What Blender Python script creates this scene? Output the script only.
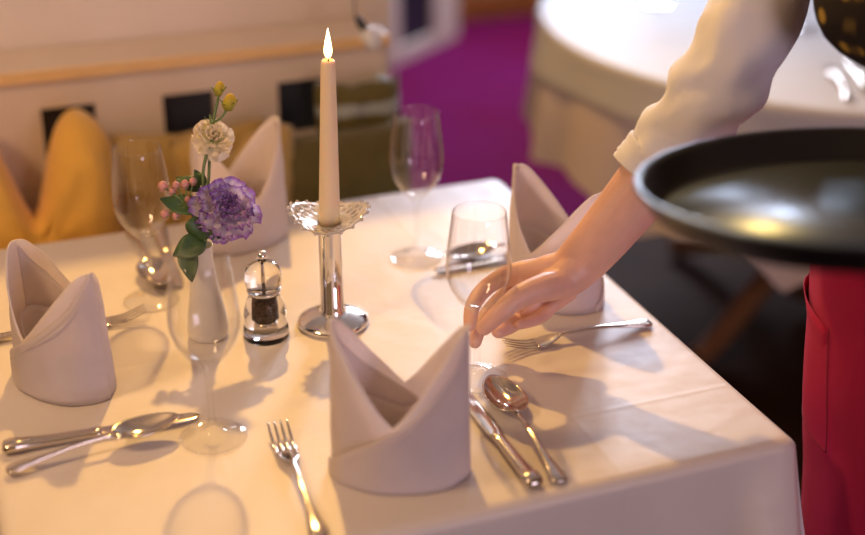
import bpy, bmesh, math, random
import numpy as np
from mathutils import Vector, Matrix, noise
random.seed(7)
for o in list(bpy.data.objects): bpy.data.objects.remove(o)
SC = bpy.context.scene
COL = SC.collection
# ------------------------------------------------------------------ camera
PITCH = math.radians(25.6); YAW = math.radians(20.7); FPX = 1350.0
CAM = np.array([-0.39224, -1.41147, 1.54])
cd = bpy.data.cameras.new('camera'); co = bpy.data.objects.new('camera', cd); COL.objects.link(co)
co.location = CAM; co.rotation_euler = (math.pi/2-PITCH, 0, -YAW)
cd.sensor_width = 36.0; cd.lens = FPX/865*36.0; cd.clip_start = 0.05
cd.dof.use_dof = True; cd.dof.focus_distance = 1.56; cd.dof.aperture_fstop = 1.5
SC.camera = co
# ------------------------------------------------------------------ world, lights, exposure
SC.view_settings.view_transform = 'Standard'; SC.view_settings.look = 'None'
SC.view_settings.exposure = 0.0; SC.view_settings.gamma = 1.0; SC.view_settings.use_curve_mapping = False
w = bpy.data.worlds.new('world'); SC.world = w; w.use_nodes = True
w.node_tree.nodes['Background'].inputs[0].default_value = (1.0, 0.56, 0.28, 1)
w.node_tree.nodes['Background'].inputs[1].default_value = 0.20
def light(name, kind, loc, target, energy, color, **kw):
    l = bpy.data.lights.new(name, kind); o = bpy.data.objects.new(name, l); COL.objects.link(o)
    o.location = loc; o.rotation_euler = (Vector(target)-Vector(loc)).to_track_quat('-Z', 'Y').to_euler()
    l.energy = energy; l.color = color
    for k, v in kw.items(): setattr(l, k, v)
    return o
# ceiling spotlight behind the banquette (warm) and the daylight of the far window (cool)
light('ceiling_spot', 'SPOT', (0.27, 1.50, 2.46), (0.0, 0.0, 0.75), 150, (1.0, 0.56, 0.14), spot_size=math.radians(95), spot_blend=0.6, shadow_soft_size=0.035)
light('left_warm_fill', 'POINT', (-1.05, -0.25, 1.85), (0, 0, 0), 30, (1.0, 0.64, 0.34), shadow_soft_size=0.12)  # added warm fill at left to brighten wall and cushions, lamp unseen
light('window_daylight', 'AREA', (2.06, 3.68, 1.93), (0.3, 0.3, 0.75), 84, (0.76, 0.81, 1.0), shape='RECTANGLE', size=0.42, size_y=1.15)
light('tray_sheen_light', 'AREA', (2.70, 3.68, 1.93), (0.3, -0.4, 1.0), 40, (0.72, 0.82, 1.0), shape='RECTANGLE', size=0.36, size_y=1.15)  # added cool light for the pale sheen on the tray
light('camera_side_fill', 'AREA', (0.9, -3.7, 1.30), (0.1, -0.3, 0.8), 34, (0.92, 0.76, 0.98), shape='RECTANGLE', size=1.2, size_y=1.2)  # added lavender fill from behind the camera, no window stands there

# ------------------------------------------------------------------ pixel helpers (directions from the camera)
E1 = np.array([math.cos(YAW), math.sin(YAW)]); E2 = np.array([-math.sin(YAW), math.cos(YAW)])
def ray(x, y):
    u = (x-432.5)/FPX; v = (y-267.5)/FPX
    d = np.array([u, math.cos(PITCH)-v*math.sin(PITCH), -math.sin(PITCH)-v*math.cos(PITCH)])
    return np.array([d[:2]@E1, d[:2]@E2, d[2]])
def PZ(x, y, z): d = ray(x, y); return CAM+d*((z-CAM[2])/d[2])
def PY(x, y, Y): d = ray(x, y); return CAM+d*((Y-CAM[1])/d[1])
def PD(x, y, dep): return CAM+ray(x, y)*dep
TZ = 0.75

# ------------------------------------------------------------------ materials
def nodes(m): return m.node_tree.nodes, m.node_tree.links
def mat(name, col, rough=0.6, metal=0.0, var=0.0, vscale=20.0, bump=0.0, bscale=200.0, sheen=0.0, coat=0.0, sss=0.0, spec=0.5, col2=None, stretch=None, trans=0.0):
    m = bpy.data.materials.new(name); m.use_nodes = True; N, L = nodes(m); b = N['Principled BSDF']
    b.inputs['Base Color'].default_value = (*col, 1); b.inputs['Roughness'].default_value = rough; b.inputs['Metallic'].default_value = metal
    b.inputs['Sheen Weight'].default_value = sheen; b.inputs['Coat Weight'].default_value = coat; b.inputs['Specular IOR Level'].default_value = spec
    if sss: b.inputs['Subsurface Weight'].default_value = sss; b.inputs['Subsurface Radius'].default_value = (0.012, 0.005, 0.003); b.inputs['Subsurface Scale'].default_value = 0.6
    tc = N.new('ShaderNodeTexCoord'); mp = N.new('ShaderNodeMapping'); L.new(tc.outputs['Object'], mp.inputs[0])
    if stretch: mp.inputs['Scale'].default_value = stretch
    if var or col2:
        n = N.new('ShaderNodeTexNoise'); n.inputs['Scale'].default_value = vscale; n.inputs['Detail'].default_value = 4; L.new(mp.outputs[0], n.inputs[0])
        r = N.new('ShaderNodeValToRGB'); L.new(n.outputs[0], r.inputs[0])
        c2 = col2 if col2 else tuple(min(1, c*(1+var)) for c in col); c1 = col if col2 else tuple(c*(1-var) for c in col)
        r.color_ramp.elements[0].position = 0.3; r.color_ramp.elements[1].position = 0.7
        r.color_ramp.elements[0].color = (*c1, 1); r.color_ramp.elements[1].color = (*c2, 1)
        L.new(r.outputs[0], b.inputs['Base Color'])
    if bump:
        n2 = N.new('ShaderNodeTexNoise'); n2.inputs['Scale'].default_value = bscale; n2.inputs['Detail'].default_value = 3; L.new(mp.outputs[0], n2.inputs[0])
        bp = N.new('ShaderNodeBump'); bp.inputs['Strength'].default_value = bump; bp.inputs['Distance'].default_value = 0.004
        L.new(n2.outputs[0], bp.inputs['Height']); L.new(bp.outputs[0], b.inputs['Normal'])
    return m
def glass_mat(name, tint=(1, 1, 1), rough=0.02, ior=1.5, boost=1.0):
    """thin clear glass: transparent body with Fresnel reflection"""
    m = bpy.data.materials.new(name); m.use_nodes = True; N, L = nodes(m); N.remove(N['Principled BSDF'])
    out = [n for n in N if n.type == 'OUTPUT_MATERIAL'][0]
    t = N.new('ShaderNodeBsdfTransparent'); t.inputs[0].default_value = (*tint, 1)
    g = N.new('ShaderNodeBsdfGlossy'); g.inputs['Roughness'].default_value = rough
    lw = N.new('ShaderNodeLayerWeight'); lw.inputs[0].default_value = 0.5
    pw_ = N.new('ShaderNodeMath'); pw_.operation = 'POWER'; pw_.inputs[1].default_value = 3.6; L.new(lw.outputs['Facing'], pw_.inputs[0])
    fr = N.new('ShaderNodeMath'); fr.operation = 'MULTIPLY_ADD'; f0 = ((ior-1)/(ior+1))**2; fr.inputs[1].default_value = 1-f0; fr.inputs[2].default_value = f0; L.new(pw_.outputs[0], fr.inputs[0])
    ml = N.new('ShaderNodeMath'); ml.operation = 'MULTIPLY'; ml.inputs[1].default_value = boost; ml.use_clamp = True
    mx = N.new('ShaderNodeMixShader'); L.new(fr.outputs[0], ml.inputs[0]); L.new(ml.outputs[0], mx.inputs[0])
    L.new(t.outputs[0], mx.inputs[1]); L.new(g.outputs[0], mx.inputs[2]); L.new(mx.outputs[0], out.inputs[0])
    return m
def translucent(m, src, amount):   # thin petals and cloth let some light through
    N, L = nodes(m); b = N['Principled BSDF']; out = [n for n in N if n.type == 'OUTPUT_MATERIAL'][0]
    t = N.new('ShaderNodeBsdfTranslucent'); mx = N.new('ShaderNodeMixShader'); mx.inputs[0].default_value = amount
    if hasattr(src, 'is_linked'): L.new(src, t.inputs[0])
    else: t.inputs[0].default_value = (*src, 1)
    L.new(b.outputs[0], mx.inputs[1]); L.new(t.outputs[0], mx.inputs[2]); L.new(mx.outputs[0], out.inputs[0])
def ramp_attr_mat(name, stops, rough=0.6, sss=0.0, attr='t'):
    m = mat(name, (1, 1, 1), rough); N, L = nodes(m); b = N['Principled BSDF']
    a = N.new('ShaderNodeAttribute'); a.attribute_name = attr
    r = N.new('ShaderNodeValToRGB'); L.new(a.outputs['Fac'], r.inputs[0]); L.new(r.outputs[0], b.inputs['Base Color'])
    els = r.color_ramp.elements
    while len(els) < len(stops): els.new(0.5)
    for e, (p, c) in zip(els, stops): e.position = p; e.color = (*c, 1)
    translucent(m, r.outputs[0], 0.4); return m
def weave(m, scale=900, strength=0.15):
    N, L = nodes(m); b = N['Principled BSDF']
    return m
M = {}
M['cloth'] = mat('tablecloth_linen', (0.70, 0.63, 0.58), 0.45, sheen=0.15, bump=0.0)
M['napkin'] = mat('napkin_cotton', (0.87, 0.80, 0.80), 0.75, sheen=0.2, bump=0.12, bscale=900, var=0.03, vscale=40)
translucent(M['napkin'], (0.88, 0.80, 0.78), 0.42)
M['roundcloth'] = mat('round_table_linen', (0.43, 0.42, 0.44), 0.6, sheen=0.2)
M['undercloth'] = mat('round_under_linen', (0.54, 0.44, 0.41), 0.8, sheen=0.05, bump=0.1, bscale=60)
M['steel'] = mat('polished_steel', (0.66, 0.60, 0.53), 0.11, 1.0, bump=0.02, bscale=120)
M['chrome'] = mat('chrome', (0.85, 0.84, 0.83), 0.06, 1.0)
M['glass'] = glass_mat('clear_glass', (0.993, 0.993, 0.993), 0.01, 1.5, 1.0)
M['glass_thick'] = glass_mat('pressed_glass', (0.96, 0.96, 0.97), 0.05, 1.55, 2.2)
M['acrylic'] = mat('acrylic', (1, 1, 1), 0.02); M['acrylic'].node_tree.nodes['Principled BSDF'].inputs['Transmission Weight'].default_value = 1.0; M['acrylic'].node_tree.nodes['Principled BSDF'].inputs['IOR'].default_value = 1.40
M['lace_glass'] = mat('lace_glass', (0.86, 0.82, 0.78), 0.08, coat=0.5); M['lace_glass'].node_tree.nodes['Principled BSDF'].inputs['Transmission Weight'].default_value = 0.55
M['wax'] = mat('ivory_wax', (0.86, 0.72, 0.50), 0.45, sss=0.6)
M['wick'] = mat('wick', (0.02, 0.015, 0.01), 0.9)
M['pepper'] = mat('peppercorns', (0.02, 0.012, 0.008), 0.7, col2=(0.16, 0.10, 0.07), vscale=320, bump=1.0, bscale=260)
M['porcelain'] = mat('white_porcelain', (0.80, 0.77, 0.75), 0.22, coat=0.3)
M['leaf'] = mat('leaf_green', (0.030, 0.075, 0.022), 0.45, var=0.35, vscale=60, col2=(0.07, 0.14, 0.045))
M['stem'] = mat('stem_green', (0.13, 0.20, 0.07), 0.5)
M['berry'] = mat('berry_pink', (0.62, 0.28, 0.26), 0.3, var=0.2, vscale=150)
M['sepal'] = mat('sepal_green', (0.22, 0.30, 0.08), 0.5)
M['purple'] = ramp_attr_mat('purple_petals', [(0.0, (0.88, 0.82, 0.88)), (0.66, (0.80, 0.70, 0.86)), (0.84, (0.40, 0.20, 0.62)), (1.0, (0.17, 0.05, 0.38))])
M['cream'] = ramp_attr_mat('cream_petals', [(0.0, (0.66, 0.72, 0.36)), (0.35, (0.92, 0.90, 0.70)), (1.0, (0.94, 0.80, 0.70))])
M['yellow_bud'] = ramp_attr_mat('bud_petals', [(0.0, (0.30, 0.36, 0.06)), (0.5, (0.62, 0.56, 0.08)), (1.0, (0.80, 0.55, 0.06))])
M['wall'] = mat('cream_painted_panel', (0.80, 0.70, 0.62), 0.5, var=0.03, vscale=5, bump=0.05, bscale=90)
M['panel'] = mat('bench_painted_wood', (0.78, 0.66, 0.56), 0.45, var=0.04, vscale=8, bump=0.06, bscale=60)
M['slate'] = mat('dark_slate_inset', (0.022, 0.028, 0.045), 0.35, var=0.2, vscale=20)
M['yellow'] = mat('mustard_fabric', (0.88, 0.50, 0.085), 0.85, sheen=0.4, bump=0.15, bscale=700, var=0.08, vscale=9)
M['tan'] = mat('ochre_fabric', (0.48, 0.31, 0.09), 0.85, sheen=0.3, bump=0.15, bscale=700, var=0.15, vscale=9)
M['green'] = mat('olive_fabric', (0.105, 0.082, 0.018), 0.9, sheen=0.3, bump=0.15, bscale=700, var=0.15, vscale=12)
M['seat'] = mat('bench_upholstery', (0.35, 0.20, 0.08), 0.85, bump=0.15, bscale=500)
M['carpet'] = mat('magenta_carpet', (0.110, 0.002, 0.030), 0.95, spec=0.05, col2=(0.120, 0.006, 0.070), vscale=1.6, bump=0.3, bscale=400)
M['floorwood'] = mat('dark_oak_floor', (0.022, 0.010, 0.005), 0.65, spec=0.04, col2=(0.050, 0.022, 0.010), vscale=6, stretch=(1, 12, 1), bump=0.1, bscale=40)
M['redwall'] = mat('dark_red_wall', (0.20, 0.012, 0.018), 0.7, var=0.1, vscale=6)
M['honey'] = mat('honey_wood', (0.42, 0.16, 0.035), 0.4, var=0.2, vscale=14, stretch=(1, 1, 10))
M['ledge_glow'] = mat('golden_ledge_glow', (0.85, 0.56, 0.25), 0.35, var=0.1, vscale=20, stretch=(1, 8, 8))  # golden tone stands for warm light on the ledge edge
M['brownwood'] = mat('brown_wood', (0.16, 0.065, 0.022), 0.4, var=0.25, vscale=16, stretch=(8, 8, 1))
M['ceiling'] = mat('ceiling_plaster', (0.75, 0.68, 0.60), 0.9, bump=0.05)
M['navy'] = mat('navy_upholstery', (0.030, 0.045, 0.10), 0.6, sheen=0.3, bump=0.1, bscale=400)
M['skin'] = mat('skin', (0.72, 0.43, 0.34), 0.45, sss=0.2, var=0.08, vscale=30, bump=0.06, bscale=300)
M['nail'] = mat('nail', (0.66, 0.36, 0.28), 0.25)
M['shirt'] = mat('white_shirt', (0.76, 0.75, 0.80), 0.8, sheen=0.1, bump=0.12, bscale=800)
M['apron'] = mat('crimson_apron', (0.40, 0.011, 0.070), 0.85, sheen=0.03, spec=0.15, bump=0.25, bscale=900, var=0.06, vscale=15)
M['apronseam'] = mat('crimson_stitch', (0.15, 0.004, 0.02), 0.85)
M['black'] = mat('black_trousers', (0.012, 0.011, 0.013), 0.8, bump=0.1, bscale=600)
M['shoe'] = mat('black_leather', (0.012, 0.010, 0.010), 0.3)
M['hair'] = mat('brown_hair', (0.10, 0.045, 0.02), 0.5, var=0.3, vscale=60, stretch=(6, 6, 1))
M['tray'] = mat('black_tray', (0.010, 0.012, 0.017), 0.36); M['tray'].node_tree.nodes['Principled BSDF'].inputs['Specular Tint'].default_value = (0.62, 0.82, 1.0, 1); M['traywall'] = mat('black_tray_edge', (0.008, 0.007, 0.007), 0.35, spec=0.3); M['tray'].node_tree.nodes['Principled BSDF'].inputs['IOR'].default_value = 2.4
M['eye'] = mat('eye_white', (0.8, 0.78, 0.75), 0.2)
M['whitepaint'] = mat('white_enamel', (0.82, 0.84, 0.88), 0.3)
M['gold'] = mat('gilt_button', (0.6, 0.4, 0.12), 0.3, 1.0)
# flame: gives off light
fm = bpy.data.materials.new('flame'); fm.use_nodes = True; N, L = nodes(fm); N.remove(N['Principled BSDF'])
e = N.new('ShaderNodeEmission'); a = N.new('ShaderNodeAttribute'); a.attribute_name = 't'; r = N.new('ShaderNodeValToRGB')
r.color_ramp.elements[0].color = (0.9, 0.25, 0.03, 1); r.color_ramp.elements[1].color = (1.0, 0.72, 0.38, 1); r.color_ramp.elements[1].position = 0.35
L.new(a.outputs['Fac'], r.inputs[0]); L.new(r.outputs[0], e.inputs[0]); e.inputs[1].default_value = 9.0
L.new(e.outputs[0], [n for n in N if n.type == 'OUTPUT_MATERIAL'][0].inputs[0]); M['flame'] = fm
# vest: dark cloth with small woven gold diamonds
vm = mat('patterned_vest', (0.018, 0.014, 0.014), 0.85, spec=0.15); N, L = nodes(vm); b = N['Principled BSDF']
uv = N.new('ShaderNodeUVMap'); mp = N.new('ShaderNodeMapping'); mp.inputs['Scale'].default_value = (28, 28, 28); mp.inputs['Rotation'].default_value = (0, 0, math.radians(45))
vo = N.new('ShaderNodeTexVoronoi'); vo.voronoi_dimensions = '2D'; vo.inputs['Randomness'].default_value = 0.12; vo.inputs['Scale'].default_value = 1
vr = N.new('ShaderNodeValToRGB'); vr.color_ramp.elements[0].position = 0.13; vr.color_ramp.elements[1].position = 0.22
vr.color_ramp.elements[0].color = (0.34, 0.23, 0.05, 1); vr.color_ramp.elements[1].color = (0.018, 0.014, 0.014, 1)
L.new(uv.outputs[0], mp.inputs[0]); L.new(mp.outputs[0], vo.inputs[0]); L.new(vo.outputs['Distance'], vr.inputs[0]); L.new(vr.outputs[0], b.inputs['Base Color']); M['vest'] = vm
# tablecloth relief: ironed creases as fine bump lines and soft rumple
def cloth_relief(m, creases, amp=0.5):
    N, L = nodes(m); b = N['Principled BSDF']; tc = N.new('ShaderNodeTexCoord'); sp = N.new('ShaderNodeSeparateXYZ'); L.new(tc.outputs['Object'], sp.inputs[0])
    ns = N.new('ShaderNodeTexNoise'); ns.inputs['Scale'].default_value = 7; ns.inputs['Detail'].default_value = 3; L.new(tc.outputs['Object'], ns.inputs[0])
    acc = N.new('ShaderNodeMath'); acc.operation = 'MULTIPLY'; acc.inputs[1].default_value = 1.6; L.new(ns.outputs[0], acc.inputs[0]); last = acc.outputs[0]
    for axis, c in creases:
        s = N.new('ShaderNodeMath'); s.operation = 'SUBTRACT'; s.inputs[1].default_value = c; L.new(sp.outputs[axis], s.inputs[0])
        ab = N.new('ShaderNodeMath'); ab.operation = 'ABSOLUTE'; L.new(s.outputs[0], ab.inputs[0])
        mr = N.new('ShaderNodeMapRange'); mr.inputs[1].default_value = 0; mr.inputs[2].default_value = 0.006; mr.inputs[3].default_value = 0.06; mr.inputs[4].default_value = 0; L.new(ab.outputs[0], mr.inputs[0])
        ad = N.new('ShaderNodeMath'); ad.operation = 'ADD'; L.new(last, ad.inputs[0]); L.new(mr.outputs[0], ad.inputs[1]); last = ad.outputs[0]
    n2 = N.new('ShaderNodeTexNoise'); n2.inputs['Scale'].default_value = 700; L.new(tc.outputs['Object'], n2.inputs[0])
    m2 = N.new('ShaderNodeMath'); m2.operation = 'MULTIPLY_ADD'; m2.inputs[1].default_value = 0.06; L.new(n2.outputs[0], m2.inputs[0]); L.new(last, m2.inputs[2])
    bp = N.new('ShaderNodeBump'); bp.inputs['Strength'].default_value = amp; bp.inputs['Distance'].default_value = 0.006; L.new(m2.outputs[0], bp.inputs['Height']); L.new(bp.outputs[0], b.inputs['Normal'])
cloth_relief(M['cloth'], [(1, -0.28), (0, -0.18), (1, 0.005), (0, 0.2)], 0.55)
cloth_relief(M['roundcloth'], [(0, 0.0), (1, 0.0)], 0.4)

# ------------------------------------------------------------------ mesh helpers
class MB:
    def __init__(s): s.v = []; s.f = []; s.uv = None; s.t = None
    def add(s, v, f, t=None):
        n = len(s.v); s.v += [tuple(map(float, p)) for p in v]; s.f += [tuple(i+n for i in q) for q in f]
        if t is not None: s.t = (s.t or [0.0]*n)+list(map(float, t))
        elif s.t is not None: s.t += [0.0]*len(v)
        return s
    def box(s, c, d, rz=0.0):
        hx, hy, hz = d[0]/2, d[1]/2, d[2]/2; cr, sr = math.cos(rz), math.sin(rz); v = []
        for z in (-hz, hz):
            for x, y in ((-hx, -hy), (hx, -hy), (hx, hy), (-hx, hy)): v.append((c[0]+x*cr-y*sr, c[1]+x*sr+y*cr, c[2]+z))
        return s.add(v, [(3, 2, 1, 0), (4, 5, 6, 7), (0, 1, 5, 4), (1, 2, 6, 5), (2, 3, 7, 6), (3, 0, 4, 7)])
    def lathe(s, prof, n=48, c=(0, 0, 0), tf=None):
        v = []; f = []; t = []; k = len(prof)
        for i in range(n):
            a = 2*math.pi*i/n
            for r_, z in prof: v.append((c[0]+r_*math.cos(a), c[1]+r_*math.sin(a), c[2]+z)); t.append(tf(z) if tf else 0)
        for i in range(n):
            for j in range(k-1):
                a, b_ = i*k+j, ((i+1) % n)*k+j
                f.append((a, b_, b_+1, a+1))
        return s.add(v, f, t if tf else None)
    def loft(s, rings, closed=True, cap=True):
        n = len(rings[0]); v = [p for r_ in rings for p in r_]; f = []
        for i in range(len(rings)-1):
            for j in range(n if closed else n-1):
                j2 = (j+1) % n; f.append((i*n+j, i*n+j2, (i+1)*n+j2, (i+1)*n+j))
        if cap and closed: f.append(tuple(range(n-1, -1, -1))); f.append(tuple(range((len(rings)-1)*n, len(rings)*n)))
        return s.add(v, f)
    def tube(s, pts, rad, n=14, sub=4, cap=True, up=None, rounded=False):
        """tapered tube along a smooth path; rad entries are r or (r_side, r_up)"""
        P, R = smooth_path(pts, rad, sub)
        s.loft(tube_rings(P, R, n, up, rounded), True, cap); return s
    def build(s, name, m, parent=None, smooth=True, sub=0, solid=0.0, bevel=0.0, weld=False):
        me = bpy.data.meshes.new(name); me.from_pydata(s.v, [], s.f)
        if s.t is not None:
            at = me.attributes.new('t', 'FLOAT', 'POINT'); at.data.foreach_set('value', s.t)
        if s.uv is not None:
            ul = me.uv_layers.new(name='UVMap')
            for lp in me.loops: ul.data[lp.index].uv = s.uv[lp.vertex_index]
        bm = bmesh.new(); bm.from_mesh(me)
        if weld: bmesh.ops.remove_doubles(bm, verts=bm.verts, dist=1e-5)
        bmesh.ops.recalc_face_normals(bm, faces=bm.faces)
        bm.to_mesh(me); bm.free()
        me.materials.append(m if not isinstance(m, str) else M[m])
        if smooth: me.polygons.foreach_set('use_smooth', [True]*len(me.polygons))
        o = bpy.data.objects.new(name, me); COL.objects.link(o)
        if bevel:
            md = o.modifiers.new('bevel', 'BEVEL'); md.width = bevel; md.segments = 3; md.limit_method = 'ANGLE'; md.angle_limit = 0.6
        if solid:
            md = o.modifiers.new('solid', 'SOLIDIFY'); md.thickness = solid; md.offset = 0
        if sub:
            md = o.modifiers.new('sub', 'SUBSURF'); md.levels = sub; md.render_levels = sub
        if parent is not None:
            o.parent = parent
        return o
def catmull(p0, p1, p2, p3, t):
    return 0.5*((2*p1)+(-p0+p2)*t+(2*p0-5*p1+4*p2-p3)*t*t+(-p0+3*p1-3*p2+p3)*t**3)
def smooth_path(pts, rad, sub):
    pts = [np.array(p, float) for p in pts]; rad = [np.array(r_ if hasattr(r_, '__len__') else (r_, r_), float) for r_ in rad]
    if sub <= 1: return pts, rad
    P, R = [], []
    n = len(pts)
    for i in range(n-1):
        a, b_ = max(i-1, 0), min(i+2, n-1)
        for k in range(sub):
            t = k/sub; P.append(catmull(pts[a], pts[i], pts[i+1], pts[b_], t)); R.append(rad[i]*(1-t)+rad[i+1]*t)
    P.append(pts[-1]); R.append(rad[-1]); return P, R
def tube_rings(P, R, n, up=None, rounded=False):
    up = np.array(up if up is not None else (0, 0, 1.0), float); rings = []; m = len(P)
    if rounded:
        t0 = P[0]-P[1]; t0 /= np.linalg.norm(t0); t1 = P[-1]-P[-2]; t1 /= np.linalg.norm(t1)
        a0 = [(P[0]+t0*R[0].min()*math.sin(q), R[0]*math.cos(q)) for q in (1.45, 1.1, 0.75, 0.4)]
        a1 = [(P[-1]+t1*R[-1].min()*math.sin(q), R[-1]*math.cos(q)) for q in (0.4, 0.75, 1.1, 1.45)]
        P = [x[0] for x in a0]+list(P)+[x[0] for x in a1]; R = [x[1] for x in a0]+list(R)+[x[1] for x in a1]; m = len(P)
    for i in range(m):
        t = P[min(i+1, m-1)]-P[max(i-1, 0)]; t /= (np.linalg.norm(t)+1e-12)
        u = up-t*(up@t)
        if np.linalg.norm(u) < 1e-3: u = np.array((1.0, 0, 0))-t*t[0]
        u /= np.linalg.norm(u); s_ = np.cross(t, u)
        rings.append([P[i]+s_*R[i][0]*math.cos(a)+u*R[i][1]*math.sin(a) for a in [2*math.pi*k/n for k in range(n)]])
    return rings
def empty(name, loc=(0, 0, 0), rz=0.0):
    o = bpy.data.objects.new(name, None); COL.objects.link(o); o.location = loc; o.rotation_euler = (0, 0, rz); o.empty_display_size = 0.05; return o
def tag(o, label=None, cat=None, group=None, kind=None):
    if label: o['label'] = label
    if cat: o['category'] = cat
    if group: o['group'] = group
    if kind: o['kind'] = kind
    return o
def at_world(o, base):  # a part modelled in world space under a thing that stands at base
    o.location = (-base[0], -base[1], -base[2]); return o
def copy_tree(o, parent=None):
    c = o.copy(); COL.objects.link(c); c.parent = parent
    for ch in [x for x in bpy.data.objects if x.parent == o]: copy_tree(ch, c)
    return c
def remeshed(mb, voxel, smooth_it=6, name='tmp'):
    """fuse overlapping closed tubes into one continuous skin"""
    o = mb.build(name, M['skin']); md = o.modifiers.new('r', 'REMESH'); md.mode = 'VOXEL'; md.voxel_size = voxel
    sm = o.modifiers.new('s', 'SMOOTH'); sm.iterations = smooth_it; sm.factor = 0.5
    dg = bpy.context.evaluated_depsgraph_get(); me = bpy.data.meshes.new_from_object(o.evaluated_get(dg)); bpy.data.objects.remove(o)
    me.polygons.foreach_set('use_smooth', [True]*len(me.polygons)); return me
def nz(x, y=0.0, z=0.0): return noise.noise(Vector((x, y, z)))

# ------------------------------------------------------------------ the setting
tag(MB().box((0.5, 0.8, -0.025), (9, 7, 0.05)).build('floor', 'floorwood', smooth=False), 'dark brown wooden floor under the tables', kind='structure')
cp = MB(); nx, ny = 2, 2
cp.box((2.4, 2.72, 0.006), (4.1, 2.1, 0.012)); tag(cp.build('carpet', 'carpet', smooth=False), 'purple magenta carpet running behind the round table', 'carpet', kind='structure')
# far wall with a window opening above the frame
WF = 3.78
wm = MB(); wm.box((2.0, WF+0.06, 0.64), (5.2, 0.12, 1.28)).box((2.0, WF+0.06, 2.59), (5.2, 0.12, 0.02))
for xa, xb in ((-0.6, 1.74), (2.40, 2.43), (3.09, 4.6)): wm.box(((xa+xb)/2, WF+0.06, 1.93), (xb-xa, 0.12, 1.3))
tag(wm.build('wall_far', 'redwall', smooth=False), 'dark red painted wall at the far end', kind='structure')
bb = MB().box((2.0, WF-0.01, 0.075), (5.2, 0.02, 0.11)); tag(bb.build('baseboard_far', 'honey', smooth=False, bevel=0.004), 'honey brown wooden skirting board along the red wall', kind='structure')
for wi, wx in ((1, 2.07), (2, 2.76)):  # the right one is added to go with the tray sheen light
    wn = empty('window_%d' % wi, (wx, WF+0.06, 1.28)); tag(wn, 'far window with white painted frame, %s one' % ('left', 'added right')[wi-1], kind='structure'); fr = MB()
    for c, d in (((0, 0, 0.03), (0.66, 0.08, 0.06)), ((0, 0, 1.27), (0.66, 0.08, 0.06)), ((-0.31, 0, 0.65), (0.06, 0.08, 1.3)), ((0.31, 0, 0.65), (0.06, 0.08, 1.3)), ((0, 0, 0.65), (0.03, 0.06, 1.3))): fr.box(c, d)
    fr.build('window_frame', 'whitepaint', wn, smooth=False)
    for sx in (-0.147, 0.147): MB().box((sx, 0.01, 0.65), (0.26, 0.006, 1.18)).build('pane', 'glass', wn, smooth=False)
tag(MB().box((0.8, 1.2, 2.63), (7.6, 6.2, 0.06)).build('ceiling', 'ceiling', smooth=False), 'pale plaster ceiling', kind='structure')
tag(MB().box((4.62, 1.2, 1.3), (0.1, 5.3, 2.6)).build('wall_right', 'wall', smooth=False), 'cream wall on the right side of the room', kind='structure')
# panelled partition that backs the banquette
XE = 0.318; XW = 0.372
pw = MB(); pw.box(((XW-3.2)/2, 0.848, 0.72), (XW+3.2, 0.05, 1.44)); pw.box(((XW-3.2)/2, 0.845, 1.45), (XW+3.2+0.01, 0.08, 0.03))
tag(pw.build('wall_back', 'wall', smooth=False, bevel=0.004), 'cream painted partition wall behind the bench', kind='structure')

# ------------------------------------------------------------------ banquette bench
BY = 0.70
be = empty('banquette_bench', (-1.2, 0.62, 0)); tag(be, 'cream banquette bench with dark square insets in its back', 'bench'); bb_ = (-1.2, 0.62, 0)
holes = [-0.788, -0.596, -0.404, -0.212, -0.020, 0.172]; hw = 0.0425; z0h, z1h = 0.752, 0.846; XL = -2.6
bk = MB(); bk.box(((XL+XE)/2, BY+0.02, (z0h+0.02)/2), (XE-XL, 0.04, z0h-0.02)); bk.box(((XL+XE)/2, BY+0.02, (z1h+0.895)/2), (XE-XL, 0.04, 0.895-z1h))
edges = [XL]+sum([[h-hw, h+hw] for h in holes], [])+[XE]
for i in range(0, len(edges), 2): bk.box(((edges[i]+edges[i+1])/2, BY+0.02, (z0h+z1h)/2), (edges[i+1]-edges[i], 0.04, z1h-z0h))
bk.box(((XL+XE)/2, 0.78, 0.45), (XE-XL-0.004, 0.075, 0.86))
at_world(bk.build('backrest', 'panel', be, smooth=False), bb_)
at_world(MB().box(((XL+XE)/2+0.002, 0.757, 0.902), (XE-XL+0.012, 0.126, 0.02)).build('ledge', 'panel', be, smooth=False, bevel=0.006), bb_)
at_world(MB().box(((XL+XE)/2+0.002, 0.6925, 0.902), (XE-XL+0.012, 0.006, 0.019)).build('ledge_glow_strip', 'ledge_glow', be, smooth=False, bevel=0.002), bb_)  # added strip, coloured as the golden glow along the ledge front
for h in holes: at_world(MB().box((h, BY+0.026, (z0h+z1h)/2), (2*hw-0.001, 0.02, z1h-z0h-0.001)).build('square_inset', 'slate', be, smooth=False), bb_)
at_world(MB().box(((XL+XE)/2, 0.588, 0.20), (XE-XL, 0.22, 0.36)).build('seat_box', 'panel', be, smooth=False, bevel=0.006), bb_)
at_world(MB().box(((XL+XE)/2, 0.587, 0.42), (XE-XL, 0.22, 0.08)).build('seat_cushion', 'seat', be, smooth=False, bevel=0.02), bb_)

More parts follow.
